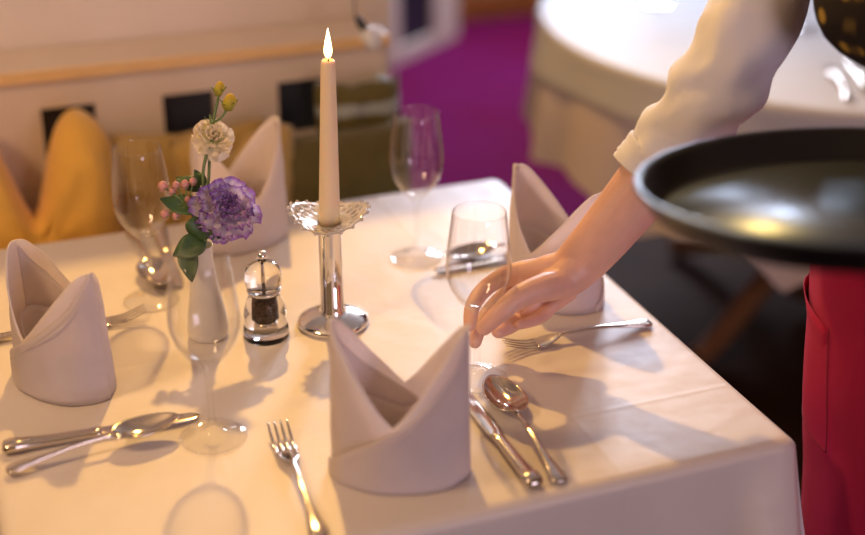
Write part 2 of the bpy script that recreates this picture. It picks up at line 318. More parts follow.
def pillow(name, loc, w_, h_, thick, m, label, rz=0, lean=0.25, roll=0.0, chop=0.0, seed=0, n=28):
    """throw pillow standing on its edge; chop presses a valley into the top"""
    mb = MB(); grid = {}
    for side in (0, 1):
        vv = []; ff = []
        for i in range(n+1):
            for j in range(n+1):
                u = -1+2*i/n; v = -1+2*j/n
                uu = u*(1-0.07*(1-abs(v))**1.0*abs(u)); v2 = v*(1-0.07*(1-abs(u))*abs(v))
                th = thick*(max(0, (1-u**4)*(1-v**4)))**0.55
                x = uu*w_/2; z = (v2+1)*h_/2
                if chop:
                    top = max(0, v2)**1.0; dip = chop*math.exp(-(abs(u)/0.27)**1.6)*top+0.55*chop*max(0, abs(u)-0.45)**2*2.6*top; z -= dip*h_
                    x *= 1-0.12*top*chop*2; th *= 1-0.55*math.exp(-(u/0.25)**2)*top*min(1, chop*2)
                th *= 1+0.16*nz(u*2+seed, v*2, side*3.1)+(0.10*math.sin(9*math.atan2(u, v-0.1)+seed)*math.exp(-((u/0.5)**2+((v-0.1)/0.6)**2)) if chop > 0.2 else 0.0); z += 0.012*nz(u*3, v*3, seed); y = (th if side else -th)*0.5+0.006*nz(u*5+seed, v*5, 1)
                vv.append((x, y, z))
        for i in range(n):
            for j in range(n):
                a = i*(n+1)+j; ff.append((a, a+1, a+n+2, a+n+1))
        mb.add(vv, ff)
    o = mb.build(name, m, weld=True); o.location = loc; o.rotation_euler = (-lean, roll, rz); 
    return tag(o, label, 'cushion', 'cushions along the bench')
def pillow_world(o): return o
pillow('throw_pillow', (-0.290, 0.548, 0.4665), 0.29, 0.425, 0.15, M['yellow'], 'mustard yellow cushion with a pressed-in top on the bench', lean=0.20, chop=0.42, seed=1)
pillow('throw_pillow', (-0.06, 0.608, 0.4665), 0.29, 0.345, 0.09, M['tan'], 'ochre cushion standing next to the mustard cushion', lean=0.11, seed=4, roll=0.03)
pillow('throw_pillow', (0.022, 0.514, 0.4665), 0.20, 0.365, 0.08, M['tan'], 'ochre cushion behind the folded napkin and the cream flower', lean=0.16, seed=9, chop=0.08)
pillow('throw_pillow', (0.190, 0.552, 0.4665), 0.27, 0.335, 0.11, M['green'], 'dark olive green cushion behind the candle', lean=0.10, seed=6)
gp = mat('olive_striped_fabric', (0.13, 0.10, 0.025), 0.8, sheen=0.3); N, L = nodes(gp); b = N['Principled BSDF']
tc = N.new('ShaderNodeTexCoord'); wv = N.new('ShaderNodeTexWave'); wv.bands_direction = 'Z'; wv.inputs['Scale'].default_value = 6.0; wv.inputs['Distortion'].default_value = 3; wv.inputs['Detail Scale'].default_value = 1.5
rr = N.new('ShaderNodeValToRGB'); rr.color_ramp.elements[0].position = 0.62; rr.color_ramp.elements[0].color = (0.12, 0.095, 0.02, 1); rr.color_ramp.elements[1].position = 0.8; rr.color_ramp.elements[1].color = (0.36, 0.40, 0.40, 1)
L.new(tc.outputs['Object'], wv.inputs[0]); L.new(wv.outputs[0], rr.inputs[0]); L.new(rr.outputs[0], b.inputs['Base Color'])
pillow('throw_pillow', (0.255, 0.638, 0.4665), 0.15, 0.39, 0.07, gp, 'olive cushion with pale blue grey bands at the bench end', lean=0.05, seed=13)

# little clip lamp hanging at the end of the partition
lp = PY(376, 46, 0.60); wl = empty('hanging_lamp', (lp[0], lp[1], lp[2])); tag(wl, 'small white lamp on a dark cord at the bench end', 'lamp')
mb = MB().lathe([(0.0, 0.0), (0.011, 0.0), (0.014, 0.004), (0.0135, 0.03), (0.008, 0.036), (0, 0.036)], 24); o = mb.build('shade', 'whitepaint', wl); o.rotation_euler = (0, math.radians(-32), 0)
mb = MB().lathe([(0.0, 0.033), (0.007, 0.033), (0.007, 0.05), (0.004, 0.06), (0, 0.06)], 16); o = mb.build('socket', 'slate', wl); o.rotation_euler = (0, math.radians(-32), 0)
MB().tube([(-0.03, 0, 0.05), (-0.034, 0.002, 0.10), (-0.032, 0.0, 0.60), (-0.03, 0.0, 1.66)], [0.0012]*4, 8).build('cord', 'slate', wl)

# ------------------------------------------------------------------ dining table and cloth
dt = empty('dining_table', (0, 0, 0)); tag(dt, 'square wooden dining table hidden under the white cloth', 'table')
MB().box((0, 0, 0.728), (0.784, 0.784, 0.03)).build('tabletop', 'brownwood', dt, smooth=False)
for sx in (-1, 1):
    for sy in (-1, 1): MB().box((sx*0.33, sy*0.33, 0.3565), (0.06, 0.06, 0.713)).build('leg', 'brownwood', dt, smooth=False, bevel=0.004)
def square_cloth(half, top, drop, seed=0):
    mb = MB(); rings = []; npr = 4*60
    def per(s, r_, h):  # rounded square perimeter, s in 0..1
        a = s*4; k = int(a) % 4; t = a-int(a); L_ = 2*(h-r_); A = math.pi/2*r_; d = t*(L_+A)
        if d < L_: x, y, ang = h, -h+r_+d, 0.0
        else: ang = (d-L_)/r_ if r_ > 0 else 0; x, y = h-r_+r_*math.cos(ang), h-r_+r_*math.sin(ang)
        c, s_ = math.cos(k*math.pi/2), math.sin(k*math.pi/2)
        return (x*c-y*s_, x*s_+y*c), (math.cos(ang+k*math.pi/2), math.sin(ang+k*math.pi/2))
    ss = [i/npr for i in range(npr)]
    for q in (0.0001, 0.12, 0.3, 0.5, 0.7, 0.85, 0.95): rings.append([(per(s, 0.007, half-0.014)[0][0]*q, per(s, 0.007, half-0.014)[0][1]*q, top) for s in ss])
    for i in range(7):
        a = i/6*math.pi/2; rings.append([(p[0], p[1], top-0.014*(1-math.cos(a))) for p in [per(s, 0.007, half-0.014+0.014*math.sin(a))[0] for s in ss]])
    K = 14
    for i in range(1, K+1):
        k = i/K; ring = []
        for s in ss:
            (x, y), (nx_, ny_) = per(s, 0.007, half)
            fr_ = (s*4) % 1.0; dc = min(abs(fr_-0.97), abs(fr_+1-0.97), abs(fr_-1.97))  # distance to the corner
            cor = math.exp(-(dc/0.055)**2); side = math.exp(-(dc/0.20)**2)
            out = k*(0.034*cor*(0.6+0.4*k)+0.010+0.030*side*math.sin(dc*42+0.6)+0.010*math.sin(s*57+seed)+0.006*nz(s*40, k*2, seed))
            ring.append((x+nx_*out, y+ny_*out, top-0.014-drop*k*(1-0.10*cor)))
        rings.append(ring)
    mb.loft(rings, True, False); return mb
tag(square_cloth(0.408, TZ, 0.30, 2.0).build('tablecloth', 'cloth', solid=0.0), 'white linen cloth covering the square dining table', 'tablecloth')

# ------------------------------------------------------------------ folded napkins
def napkin_mesh():
    """standing mitre fold: an oval sleeve with two peaks, crossed by flaps at the front and at the back"""
    A, B, H = 0.070, 0.046, 0.168; parts = {}
    def ell(ph, k=0.0, off=0.0):   # k = height fraction: leans outwards at the ends, pinched front to back
        x = (A+off)*math.cos(ph)*(1-0.04*k); y = (B+off)*math.sin(ph)
        x = math.copysign(abs(x/(A))**0.92*A, x)
        return x, y*(1-0.34*k*abs(math.cos(ph)))
    def rim(ph):  # peaks at 0 and pi
        c = abs(math.cos(ph)); return 0.072+(H-0.072)*(1-math.sqrt((1-c)**2+0.0036)+0.06)**1.12
    def sheet(f_rim, ph0, ph1, off, n=44, m=14, f_low=None, close=False):
        v, f = [], []
        for i in range(n+1):
            ph = ph0+(ph1-ph0)*i/n; hz = f_rim(ph); lo = f_low(ph) if f_low else 0.0
            for j in range(m+1):
                z = lo+(hz-lo)*j/m; k = z/H; x, y = ell(ph, k, off(ph, k) if callable(off) else off)
                v.append((x+0.0012*nz(ph*2, z*30, off if not callable(off) else 3), y+0.002*nz(ph*2.3, z*22, 7), max(z, 0.0008)))
        for i in range(n):
            for j in range(m): a = i*(m+1)+j; f.append((a, a+1, a+m+2, a+m+1))
        return v, f
    base = MB(); v, f = sheet(rim, 0, 2*math.pi, 0.0, 96); base.add(v, f)
    F = MB()   # front flap: right peak down to the lower left corner (front is -y, ph in pi..2pi)
    def rimF(ph): t = (ph-math.pi)/math.pi; q = 0.010+(H+0.001-0.010)*(t**1.35); return min(q, rim(ph)+0.0012) if ph > 1.6*math.pi else q
    v, f = sheet(rimF, math.pi*1.0, math.pi*2.06, lambda ph, k: 0.0028+0.0015*math.sin(ph*2), 60); F.add(v, f)
    Bk = MB()
    def rimB(ph): t = ph/math.pi; q = 0.012+(H-0.012)*(t**1.4); return min(q, rim(ph)-0.001)
    v, f = sheet(rimB, 0.0, math.pi*0.99, -0.0026, 50); Bk.add(v, f)
    I = MB()   # tucked inner fold seen in the mouth
    v, f = sheet(lambda ph: 0.052+0.03*abs(math.cos(ph)), 0, 2*math.pi, -0.012, 60, 8); I.add(v, f)
    hem = MB()
    pts = []
    for i in range(40):
        ph = math.pi*1.06+(math.pi*0.9)*i/39; z = rimF(ph)-0.011; x, y = ell(ph, max(z, 0)/H, 0.0046)
        if z > 0.004: pts.append((x, y, z))
    hem.tube(pts, [0.0005]*len(pts), 5, 1)
    return base, F, Bk, I, hem
def make_napkin():
    root = empty('folded_napkin'); b_, F, Bk, I, hem = napkin_mesh()
    b_.build('sleeve', 'napkin', root, solid=0.0022, weld=True); fo = F.build('front_flap', 'napkin', root, solid=0.0018); hem.build('hem', 'napkin', fo)
    Bk.build('back_flap', 'napkin', root, solid=0.0018); I.build('inner_fold', 'napkin', root, solid=0.0015, weld=True); return root
npk = make_napkin()
for i, (x, y, a, hz_, lab) in enumerate(((-0.011, -0.306, -27, 1.0, 'white cotton napkin folded to two peaks, nearest the camera between fork and spoon'),
        (-0.311, 0.000, -62, 0.93, 'white folded napkin on the left edge of the table above the knife'),
        (0.308, 0.000, 113, 0.96, 'white folded napkin behind the waitress\'s forearm'),
        (-0.027, 0.313, 200, 0.99, 'white folded napkin behind the flowers, beside the green cushion'))):
    o = npk if i == 0 else copy_tree(npk); o.location = (x, y, TZ+0.0005); o.rotation_euler = (0, 0, math.radians(a)); o.scale = (1, 1, hz_); tag(o, lab, 'napkin', 'folded napkins on the dining table')

# ------------------------------------------------------------------ wine glasses
prof = [(0.0, 0.0), (0.030, 0.0), (0.0352, 0.0004), (0.036, 0.0012), (0.035, 0.0022), (0.026, 0.0036), (0.015, 0.0058), (0.008, 0.0095), (0.0048, 0.016), (0.0037, 0.026), (0.0034, 0.05), (0.0037, 0.072), (0.0050, 0.082), (0.0085, 0.0895),
        (0.016, 0.0965), (0.0245, 0.106), (0.0315, 0.118), (0.0358, 0.132), (0.0370, 0.144), (0.0360, 0.160), (0.0338, 0.180), (0.0308, 0.203), (0.0298, 0.2098), (0.0293, 0.2106), (0.0288, 0.2098), (0.0298, 0.203), (0.0328, 0.180), (0.0350, 0.160), (0.0360, 0.144), (0.0348, 0.132), (0.0304, 0.119), (0.0234, 0.108), (0.015, 0.0995), (0.007, 0.0955), (0.0, 0.0948)]
gl = MB().lathe(prof, 64).build('wine_glass', 'glass', weld=True)
for i, (x, y, lab) in enumerate(((-0.178, -0.180, 'empty wine glass in front of the flower vase, nearest the left cutlery'), (-0.183, 0.165, 'empty wine glass at the back left beside the ochre cushion'),
        (0.181, 0.167, 'empty wine glass to the right of the candle'), (0.133, -0.166, 'empty wine glass held by the waitress by its stem'))):
    o = gl if i == 0 else gl.copy()
    if i: COL.objects.link(o)
    o.location = (x, y, TZ+0.0005); tag(o, lab, 'wine glass', 'wine glasses on the dining table')

# ------------------------------------------------------------------ cutlery
def flat_loft(secs, n=16, p=2.6):
    """secs: (y, z, half width, half thickness) along +y; super-elliptic section"""
    Y = np.array(secs, float); ys = np.linspace(0, len(secs)-1, (len(secs)-1)*4+1); rings = []
    for q in ys:
        i = min(int(q), len(secs)-2); t = q-i; a = catmull(Y[max(i-1, 0)], Y[i], Y[i+1], Y[min(i+2, len(secs)-1)], t)
        y, z, hw_, ht = a; hw_ = max(hw_, 2e-4); ht = max(ht, 2e-4)
        rings.append([(hw_*math.copysign(abs(math.cos(k))**(2/p), math.cos(k)), y, z+ht*math.copysign(abs(math.sin(k))**(2/p), math.sin(k))) for k in [2*math.pi*j/n for j in range(n)]])
    return rings
HANDLE = [(0.0, 0.0030, 0.0030, 0.0012), (0.0025, 0.0034, 0.0082, 0.0022), (0.010, 0.0040, 0.0098, 0.0026), (0.020, 0.0048, 0.0086, 0.0024), (0.035, 0.0062, 0.0058, 0.0023), (0.060, 0.0090, 0.0036, 0.0021), (0.090, 0.0110, 0.0027, 0.0022), (0.115, 0.0110, 0.0027, 0.0023), (0.128, 0.0096, 0.0036, 0.0021)]
def thread_lines(mb):  # raised double line and shell ridges of the handle end
    for sx in (-1, 1): mb.tube([(sx*0.0062, 0.006, 0.0058), (sx*0.0066, 0.014, 0.0064), (sx*0.0042, 0.034, 0.0080), (sx*0.0020, 0.060, 0.0106)], [0.0007, 0.0008, 0.0007, 0.0004], 6)
    for k in range(3): mb.tube([(-0.005+0.001*k, 0.022+0.006*k, 0.0068+0.0008*k), (0.005-0.001*k, 0.022+0.006*k, 0.0068+0.0008*k)], [0.0007, 0.0007], 6, 1)
def make_spoon():
    r = empty('table_spoon'); h = MB().loft(flat_loft(HANDLE+[(0.136, 0.0086, 0.0060, 0.0016)])); thread_lines(h); h.build('handle', 'steel', r)
    v, f = [], []; n, m = 36, 12
    for j in range(m+1):
        rr_ = j/m
        for i in range(n):
            a = 2*math.pi*i/n; x = math.cos(a)*rr_; y = math.sin(a)*rr_; ww = 0.0225*(1-0.16*y)*(1 if y > -0.2 else 1)
            v.append((x*ww, 0.167+y*0.0425, 0.0018+0.0105*(rr_**2.2)+0.002*max(-y, 0)*rr_))
    for j in range(m):
        for i in range(n): a = j*n+i; b2 = j*n+(i+1) % n; f.append((a, b2, b2+n, a+n))
    MB().add(v, f).build('bowl', 'steel', r, solid=0.0016, weld=True); return r
def make_fork():
    r = empty('table_fork'); h = MB().loft(flat_loft(HANDLE)); thread_lines(h); h.build('handle', 'steel', r)
    def zc(y): t = (y-0.128)/0.072; return 0.0092-0.0076*math.sin(min(1, t*1.15)*math.pi*0.62)+0.0115*max(0, t-0.30)**1.6*1.9
    hd = MB(); hd.loft(flat_loft([(0.126, zc(0.128), 0.0036, 0.0018), (0.134, zc(0.134), 0.0085, 0.0013), (0.142, zc(0.142), 0.0112, 0.0011), (0.152, zc(0.152), 0.0120, 0.0010), (0.157, zc(0.157), 0.0120, 0.0010)]))
    for k in range(4):
        x = (k-1.5)*0.0066; ys = [0.154, 0.165, 0.176, 0.188, 0.200]; hd.tube([(x*(1+0.05*i/4), y, zc(y)) for i, y in enumerate(ys)], [(0.0021, 0.0011), (0.0020, 0.0011), (0.0018, 0.0010), (0.0015, 0.0008), (0.0008, 0.0005)], 8, 3)
    hd.build('tines', 'steel', r); return r
def make_knife():
    r = empty('table_knife'); h = MB().loft(flat_loft([(0, 0.0060, 0.0050, 0.0022), (0.003, 0.0066, 0.0092, 0.0052), (0.012, 0.0072, 0.0104, 0.0062), (0.022, 0.0066, 0.0090, 0.0056), (0.045, 0.0056, 0.0076, 0.0050), (0.075, 0.0050, 0.0068, 0.0045), (0.092, 0.0050, 0.0066, 0.0042), (0.098, 0.0050, 0.0078, 0.0046), (0.103, 0.0050, 0.0060, 0.0030)]))
    for k in range(4): h.tube([(-0.005, 0.026+0.006*k, 0.0112-0.0005*k), (0.005, 0.026+0.006*k, 0.0112-0.0005*k)], [0.0007, 0.0007], 6, 1)
    h.build('handle', 'steel', r)
    MB().loft(flat_loft([(0.101, 0.0048, 0.0070, 0.0016), (0.110, 0.0044, 0.0090, 0.0012), (0.140, 0.0040, 0.0096, 0.0011), (0.175, 0.0036, 0.0094, 0.0010), (0.195, 0.0034, 0.0084, 0.0009), (0.204, 0.0034, 0.0062, 0.0008), (0.208, 0.0034, 0.0022, 0.0006)])).build('blade', 'steel', r); return r
fork, spoon, knife = make_fork(), make_spoon(), make_knife(); used = set()
def place(proto, x, y, a, lab, cat, z=TZ+0.0008, pitch=0.0, sc=1.0):
    o = proto if proto.name not in used else copy_tree(proto); used.add(proto.name)
    o.location = (x, y, z); o.rotation_euler = (pitch, 0, math.radians(a)); o.scale = (sc, sc, sc); tag(o, lab, cat, 'cutlery on the dining table')
place(fork, -0.122, -0.396, -3, 'steel fork lying left of the nearest napkin', 'fork')
place(knife, 0.104, -0.393, 0, 'steel knife half hidden by the nearest napkin', 'knife')
place(spoon, 0.132, -0.393, -3, 'steel spoon on the knife\'s right near the front table edge', 'spoon')
place(knife, -0.392, -0.133, -91, 'steel knife beside the spoon at the lower left of the table', 'knife')
place(spoon, -0.392, -0.178, -84, 'steel spoon resting on the knife at the lower left of the table', 'spoon', TZ+0.004, 0.04, 0.88)
place(fork, -0.398, 0.122, -91, 'steel fork whose tines show behind the left napkin', 'fork')
place(fork, 0.386, -0.120, 90, 'steel fork near the waitress\'s hand with its handle at the right table edge', 'fork')
place(knife, 0.394, 0.116, 91, 'steel knife seen through the held wine glass', 'knife')
place(spoon, 0.396, 0.152, 94, 'steel spoon seen through the held wine glass behind the knife', 'spoon', TZ+0.0008, 0.0, 0.88)
place(knife, -0.137, 0.394, 178, 'steel knife at the back between the vase and the back left glass', 'knife')
place(spoon, -0.172, 0.392, 182, 'steel spoon at the back behind the back left wine glass', 'spoon')

# ------------------------------------------------------------------ candle and holder
cx, cy = 0.018, 0.025
ch = empty('candle_holder', (cx, cy, TZ+0.0005)); tag(ch, 'polished steel candlestick with a round domed foot', 'candle holder')
MB().lathe([(0, 0.0), (0.043, 0.0), (0.0445, 0.0025), (0.0440, 0.0055), (0.040, 0.0085), (0.032, 0.0125), (0.023, 0.0155), (0.0165, 0.017), (0.0, 0.017)], 64).build('foot', 'chrome', ch, weld=True)
MB().lathe([(0.0, 0.0165), (0.0165, 0.0165), (0.0168, 0.019), (0.0140, 0.0215), (0.0140, 0.126), (0.0150, 0.128), (0.0150, 0.131), (0.0, 0.131)], 48).build('stem_tube', 'chrome', ch, weld=True)
# scalloped pressed glass drip dish with pierced rim
dd = empty('drip_dish', (cx, cy, TZ+0.1317)); tag(dd, 'scalloped clear glass drip dish around the candle foot', 'drip dish')
v, f = [], []; n = 120; RR = [0.0134, 0.018, 0.0235, 0.0275, 0.0315, 0.0345, 0.0375, 0.0405, 0.0435, 0.0465]
def dish(r_, a):
    t = (r_-0.0126)/0.0339; lob = math.cos(2*(a+YAW)); return r_*(1+0.03*t*t*math.cos(20*a)), 0.0045+0.013*t**1.5+0.0075*t*t*lob
for j, r_ in enumerate(RR):
    for i in range(n):
        a = 2*math.pi*i/n; rs, z = dish(r_, a); v.append((rs*math.cos(a), rs*math.sin(a), z))
for j in range(len(RR)-1):
    for i in range(n):
        if (j in (3, 4) and i % 6 in (0, 1)) or (j == 6 and (i+3) % 6 in (0, 1, 2)): continue       # pierced lace holes
        a = j*n+i; b2 = j*n+(i+1) % n; f.append((a, b2, b2+n, a+n))
MB().add(v, f).build('pierced_rim', 'lace_glass', dd, solid=0.0020)
MB().lathe([(0.0134, 0.0), (0.020, 0.0), (0.024, 0.003), (0.024, 0.0055), (0.0134, 0.0055), (0.0134, 0.0)], 48).build('collar', 'lace_glass', dd, weld=True)
bead = MB()
for i in range(20):
    a = 2*math.pi*i/20; rs, z = dish(0.0468, a); bead.lathe([(0, -0.0026), (0.0018, -0.0018), (0.0026, 0), (0.0018, 0.0018), (0, 0.0026)], 8, (rs*math.cos(a), rs*math.sin(a), z))
bead.build('rim_beads', 'lace_glass', dd, weld=True)
cn = empty('taper_candle', (cx, cy, TZ+0.1325)); tag(cn, 'tall lit ivory taper candle', 'candle'); cn.rotation_euler = (0, math.radians(1.4), math.radians(-20.7))
MB().lathe([(0, 0), (0.0124, 0), (0.0126, 0.02), (0.0118, 0.06), (0.0105, 0.12), (0.0090, 0.18), (0.0082, 0.203), (0.0070, 0.2065), (0.004, 0.2045), (0.0, 0.2035)], 40).build('wax', 'wax', cn, weld=True)
MB().tube([(0, 0, 0.203), (0.0006, 0, 0.208), (0.0012, 0, 0.2125)], [0.0008]*3, 8).build('wick', 'wick', cn)
MB().lathe([(0, 0.207), (0.0030, 0.210), (0.0046, 0.2145), (0.0048, 0.2185), (0.0040, 0.2245), (0.0028, 0.231), (0.0015, 0.2375), (0.0004, 0.243), (0, 0.244)], 20, tf=lambda z: (z-0.207)/0.037).build('flame', 'flame', cn, weld=True)

# ------------------------------------------------------------------ pepper mill
pm = empty('pepper_mill', (-0.068, 0.022, TZ+0.0005)); tag(pm, 'clear acrylic pepper mill with peppercorns and a steel knob', 'pepper mill')
MB().lathe([(0, 0), (0.0275, 0), (0.0285, 0.003), (0.0280, 0.010), (0.0262, 0.020), (0.0250, 0.026), (0.0262, 0.030), (0.0250, 0.040), (0.0215, 0.050), (0.0180, 0.057), (0.0165, 0.060), (0.0180, 0.0615), (0.0, 0.0615)], 48).build('body', 'acrylic', pm, weld=True)
MB().lathe([(0, 0.062), (0.0190, 0.062), (0.0195, 0.064), (0.0215, 0.070), (0.0228, 0.078), (0.0220, 0.087), (0.0180, 0.095), (0.0125, 0.0985), (0.0, 0.0995)], 48).build('cap', 'acrylic', pm, weld=True)
MB().lathe([(0, 0.0255), (0.0112, 0.0255), (0.0115, 0.040), (0.0105, 0.0545), (0.0, 0.0545)], 32).build('peppercorns', 'pepper', pm, weld=True)
MB().lathe([(0, 0.008), (0.0100, 0.008), (0.0100, 0.018), (0.0090, 0.0245), (0, 0.0245)], 32).build('grinder', 'steel', pm, weld=True)
MB().lathe([(0, 0.0545), (0.0017, 0.0545), (0.0017, 0.10), (0, 0.10)], 12).build('rod', 'steel', pm, weld=True)
MB().lathe([(0.0, 0.0995), (0.0042, 0.0995), (0.0045, 0.1015), (0.0062, 0.104), (0.0068, 0.1075), (0.0060, 0.111), (0.0035, 0.1135), (0, 0.1142)], 28).build('knob', 'chrome', pm, weld=True)
MB().lathe([(0.0196, 0.0600), (0.0206, 0.0606), (0.0206, 0.0634), (0.0196, 0.064), (0.0196, 0.0600)], 40).build('ring', 'chrome', pm, weld=True)

# ------------------------------------------------------------------ vase and flowers
vx, vy = -0.134, 0.048
tag(MB().lathe([(0, 0), (0.0225, 0), (0.0243, 0.003), (0.0248, 0.012), (0.0235, 0.028), (0.0195, 0.050), (0.0155, 0.075), (0.0128, 0.098), (0.0122, 0.112), (0.0135, 0.120), (0.0140, 0.122), (0.0125, 0.121), (0.0105, 0.112), (0.0108, 0.095), (0.0135, 0.072), (0.017, 0.05), (0.020, 0.025), (0, 0.012)], 48, (0, 0, 0)).build('bud_vase', 'porcelain', weld=True), 'slender white porcelain bud vase with flowers', 'vase').location = (vx, vy, TZ+0.0005)
def F3(px, py, dy=0.0):  # flower heads stand around the vase: same depth as the vase, moved along the view by dy
    base = np.array([vx, vy, TZ+0.12]); d = base-CAM; fw = np.array([math.sin(YAW)*math.cos(PITCH), math.cos(YAW)*math.cos(PITCH), -math.sin(PITCH)])
    return PD(px, py, d@fw+dy)
def petal(mb, c, out, up, length, width, cup, ruff, seed, n=10, m=8, t0=0.0, curl=0.0):
    out = np.array(out, float); out /= np.linalg.norm(out); up = np.array(up, float); up -= out*(out@up); up /= np.linalg.norm(up)+1e-9; sd = np.cross(out, up)
    v, f, tt = [], [], []
    for j in range(m+1):
        s = j/m; wd = width*(0.25+0.75*math.sin(min(1, s*1.05)*math.pi*0.56))*(1 if s < 0.85 else 1-1.2*(s-0.85))
        for i in range(n+1):
            q = -1+2*i/n; edge = max(abs(q)**3*0.6, s**1.5)
            rf = ruff*edge*(math.sin(q*7+seed*3.1)+0.7*math.sin(q*15+seed*1.7)+0.8*nz(q*3, s*4, seed*2.3))
            hgt = cup*(s*s)*length+0.35*width*cup*q*q-curl*s**3*length
            ln = length*s*(1-0.14*q*q)
            p = np.array(c)+out*(ln-0.25*rf)+sd*(q*wd/2)+up*(hgt+rf)
            v.append(p); tt.append(min(1, max(0, t0+edge*(1-t0)*0.9+0.12*nz(q*4, s*4, seed))))
    for j in range(m):
        for i in range(n): a = j*(n+1)+i; f.append((a, a+1, a+n+2, a+n+1))
    mb.add(v, f, tt)
def bloom(center, axis, R, layers, seed, ruff, t0=0.0):
    rnd = random.Random(seed); mb = MB(); ax = np.array(axis, float); ax /= np.linalg.norm(ax)
    s1 = np.cross(ax, (0.3, 0.2, 1.0)); s1 /= np.linalg.norm(s1); s2 = np.cross(ax, s1); k = 0
    for (cnt, tilt, ln, wd, cup) in layers:
        off = rnd.random()*6
        for i in range(cnt):
            a = off+2*math.pi*i/cnt+rnd.uniform(-0.15, 0.15); rad = s1*math.cos(a)+s2*math.sin(a); tl = tilt+rnd.uniform(-0.12, 0.12)
            d = rad*math.cos(tl)+ax*math.sin(tl); upv = ax*math.cos(tl)-rad*math.sin(tl)
            petal(mb, np.array(center)-ax*R*0.25, d, upv, ln*R*rnd.uniform(0.9, 1.1), wd*R, cup, ruff*R, seed+k*1.37, t0=t0); k += 1
    return mb
vm_ = np.array([vx, vy, TZ+0.121])
TOCAM = CAM-vm_; TOCAM = TOCAM/np.linalg.norm(TOCAM)
# purple and white ruffled bloom
pc = F3(227, 207, -0.012)
pf = empty('purple_flower', (vx, vy, TZ+0.02)); tag(pf, 'ruffled purple and white blossom in the vase', 'flower'); pb = (vx, vy, TZ+0.02)
ax_ = TOCAM*0.8+np.array([0.25, 0, 0.55])
o = bloom(pc, ax_, 0.042, [(9, -0.35, 0.95, 0.75, 0.12), (9, 0.0, 0.98, 0.72, 0.14), (9, 0.35, 0.92, 0.66, 0.12), (8, 0.72, 0.80, 0.58, 0.1), (7, 1.05, 0.68, 0.5, 0.08), (5, 1.35, 0.62, 0.42, 0.05)], 3, 0.075).build('petals', 'purple', pf); at_world(o, pb)
at_world(MB().tube([(vx+0.002, vy, TZ+0.03), (vx+0.004, vy, TZ+0.12), pc*0.5+np.array([vx+0.003, vy, TZ+0.135])*0.5, pc], [0.0018]*4, 8).build('stem', 'stem', pf), pb)
# cream bloom with two buds
cc = F3(213, 136, 0.0)
cf = empty('cream_flower', (vx, vy, TZ+0.018)); tag(cf, 'cream pink blossom on a long stem with yellow buds', 'flower'); cb = (vx, vy, TZ+0.018)
o = bloom(cc, TOCAM*0.7+np.array([0.12, 0, 0.6]), 0.024, [(7, -0.75, 1.0, 1.1, 0.4), (7, -0.2, 1.0, 1.0, 0.35), (7, 0.3, 0.92, 0.85, 0.3), (6, 0.75, 0.8, 0.7, 0.25), (5, 1.15, 0.65, 0.55, 0.2)], 8, 0.06).build('petals', 'cream', cf); at_world(o, cb)
b1, b2_ = F3(219, 92, 0.004), F3(229, 106, -0.002)
st = MB(); m1 = F3(206, 165); m2 = F3(207, 160, 0.004)
st.tube([(vx, vy+0.002, TZ+0.03), (vx, vy+0.002, TZ+0.125), F3(203, 190), F3(204, 165), cc], [0.0020]*5, 8).tube([(vx-0.003, vy+0.003, TZ+0.03), (vx-0.002, vy+0.003, TZ+0.125), F3(208, 185, 0.004), F3(210, 150, 0.006), F3(214, 118, 0.004), F3(217, 104, 0.004), b1], [0.0019]*6+[0.0016], 8)
st.tube([F3(213, 122, 0.004), F3(221, 118), b2_], [0.0015]*3, 8); at_world(st.build('stem', 'stem', cf), cb)
for bp_, R_, L_ in ((b1, 0.0062, 0.019), (b2_, 0.0082, 0.022)):
    bd = MB().lathe([(0, -0.3*L_), (R_*0.6, -0.22*L_), (R_, 0.05*L_), (R_*0.95, 0.3*L_), (R_*0.7, 0.52*L_), (R_*0.35, 0.66*L_), (0, 0.7*L_)], 14, tuple(bp_), tf=None)
    bd.t = [(vv[2]-bp_[2]+0.3*L_)/L_ for vv in bd.v]
    for k in range(len(bd.v)):
        x, y, z = bd.v[k]; q = 1+0.16*math.sin(3*math.atan2(y-bp_[1], x-bp_[0])+(z-bp_[2])*220); bd.v[k] = (bp_[0]+(x-bp_[0])*q+(z-bp_[2])*0.15, bp_[1]+(y-bp_[1])*q, z)
    at_world(bd.build('bud', 'yellow_bud', cf, weld=True), cb)
    sp = MB()
    for k in range(5):
        a = k*1.257; petal(sp, bp_-np.array([0, 0, 0.3*L_]), (math.cos(a)*0.45, math.sin(a)*0.45, 1), (-math.cos(a), -math.sin(a), 0.3), L_*0.8, 0.0035, -0.25, 0, k, 4, 6)
    at_world(sp.build('sepals', 'sepal', cf), cb)
# narrow sepal leaves at the fork of the stem
sp = MB()
for q in ((209, 118, -0.5), (207, 124, -0.7)): petal(sp, F3(212, 128, -0.002), F3(q[0], q[1], -0.004)-F3(212, 130), (0, 0, 1), 0.017, 0.004, 0.1, 0, 1, 4, 6)
at_world(sp.build('small_leaves', 'sepal', cf), cb)
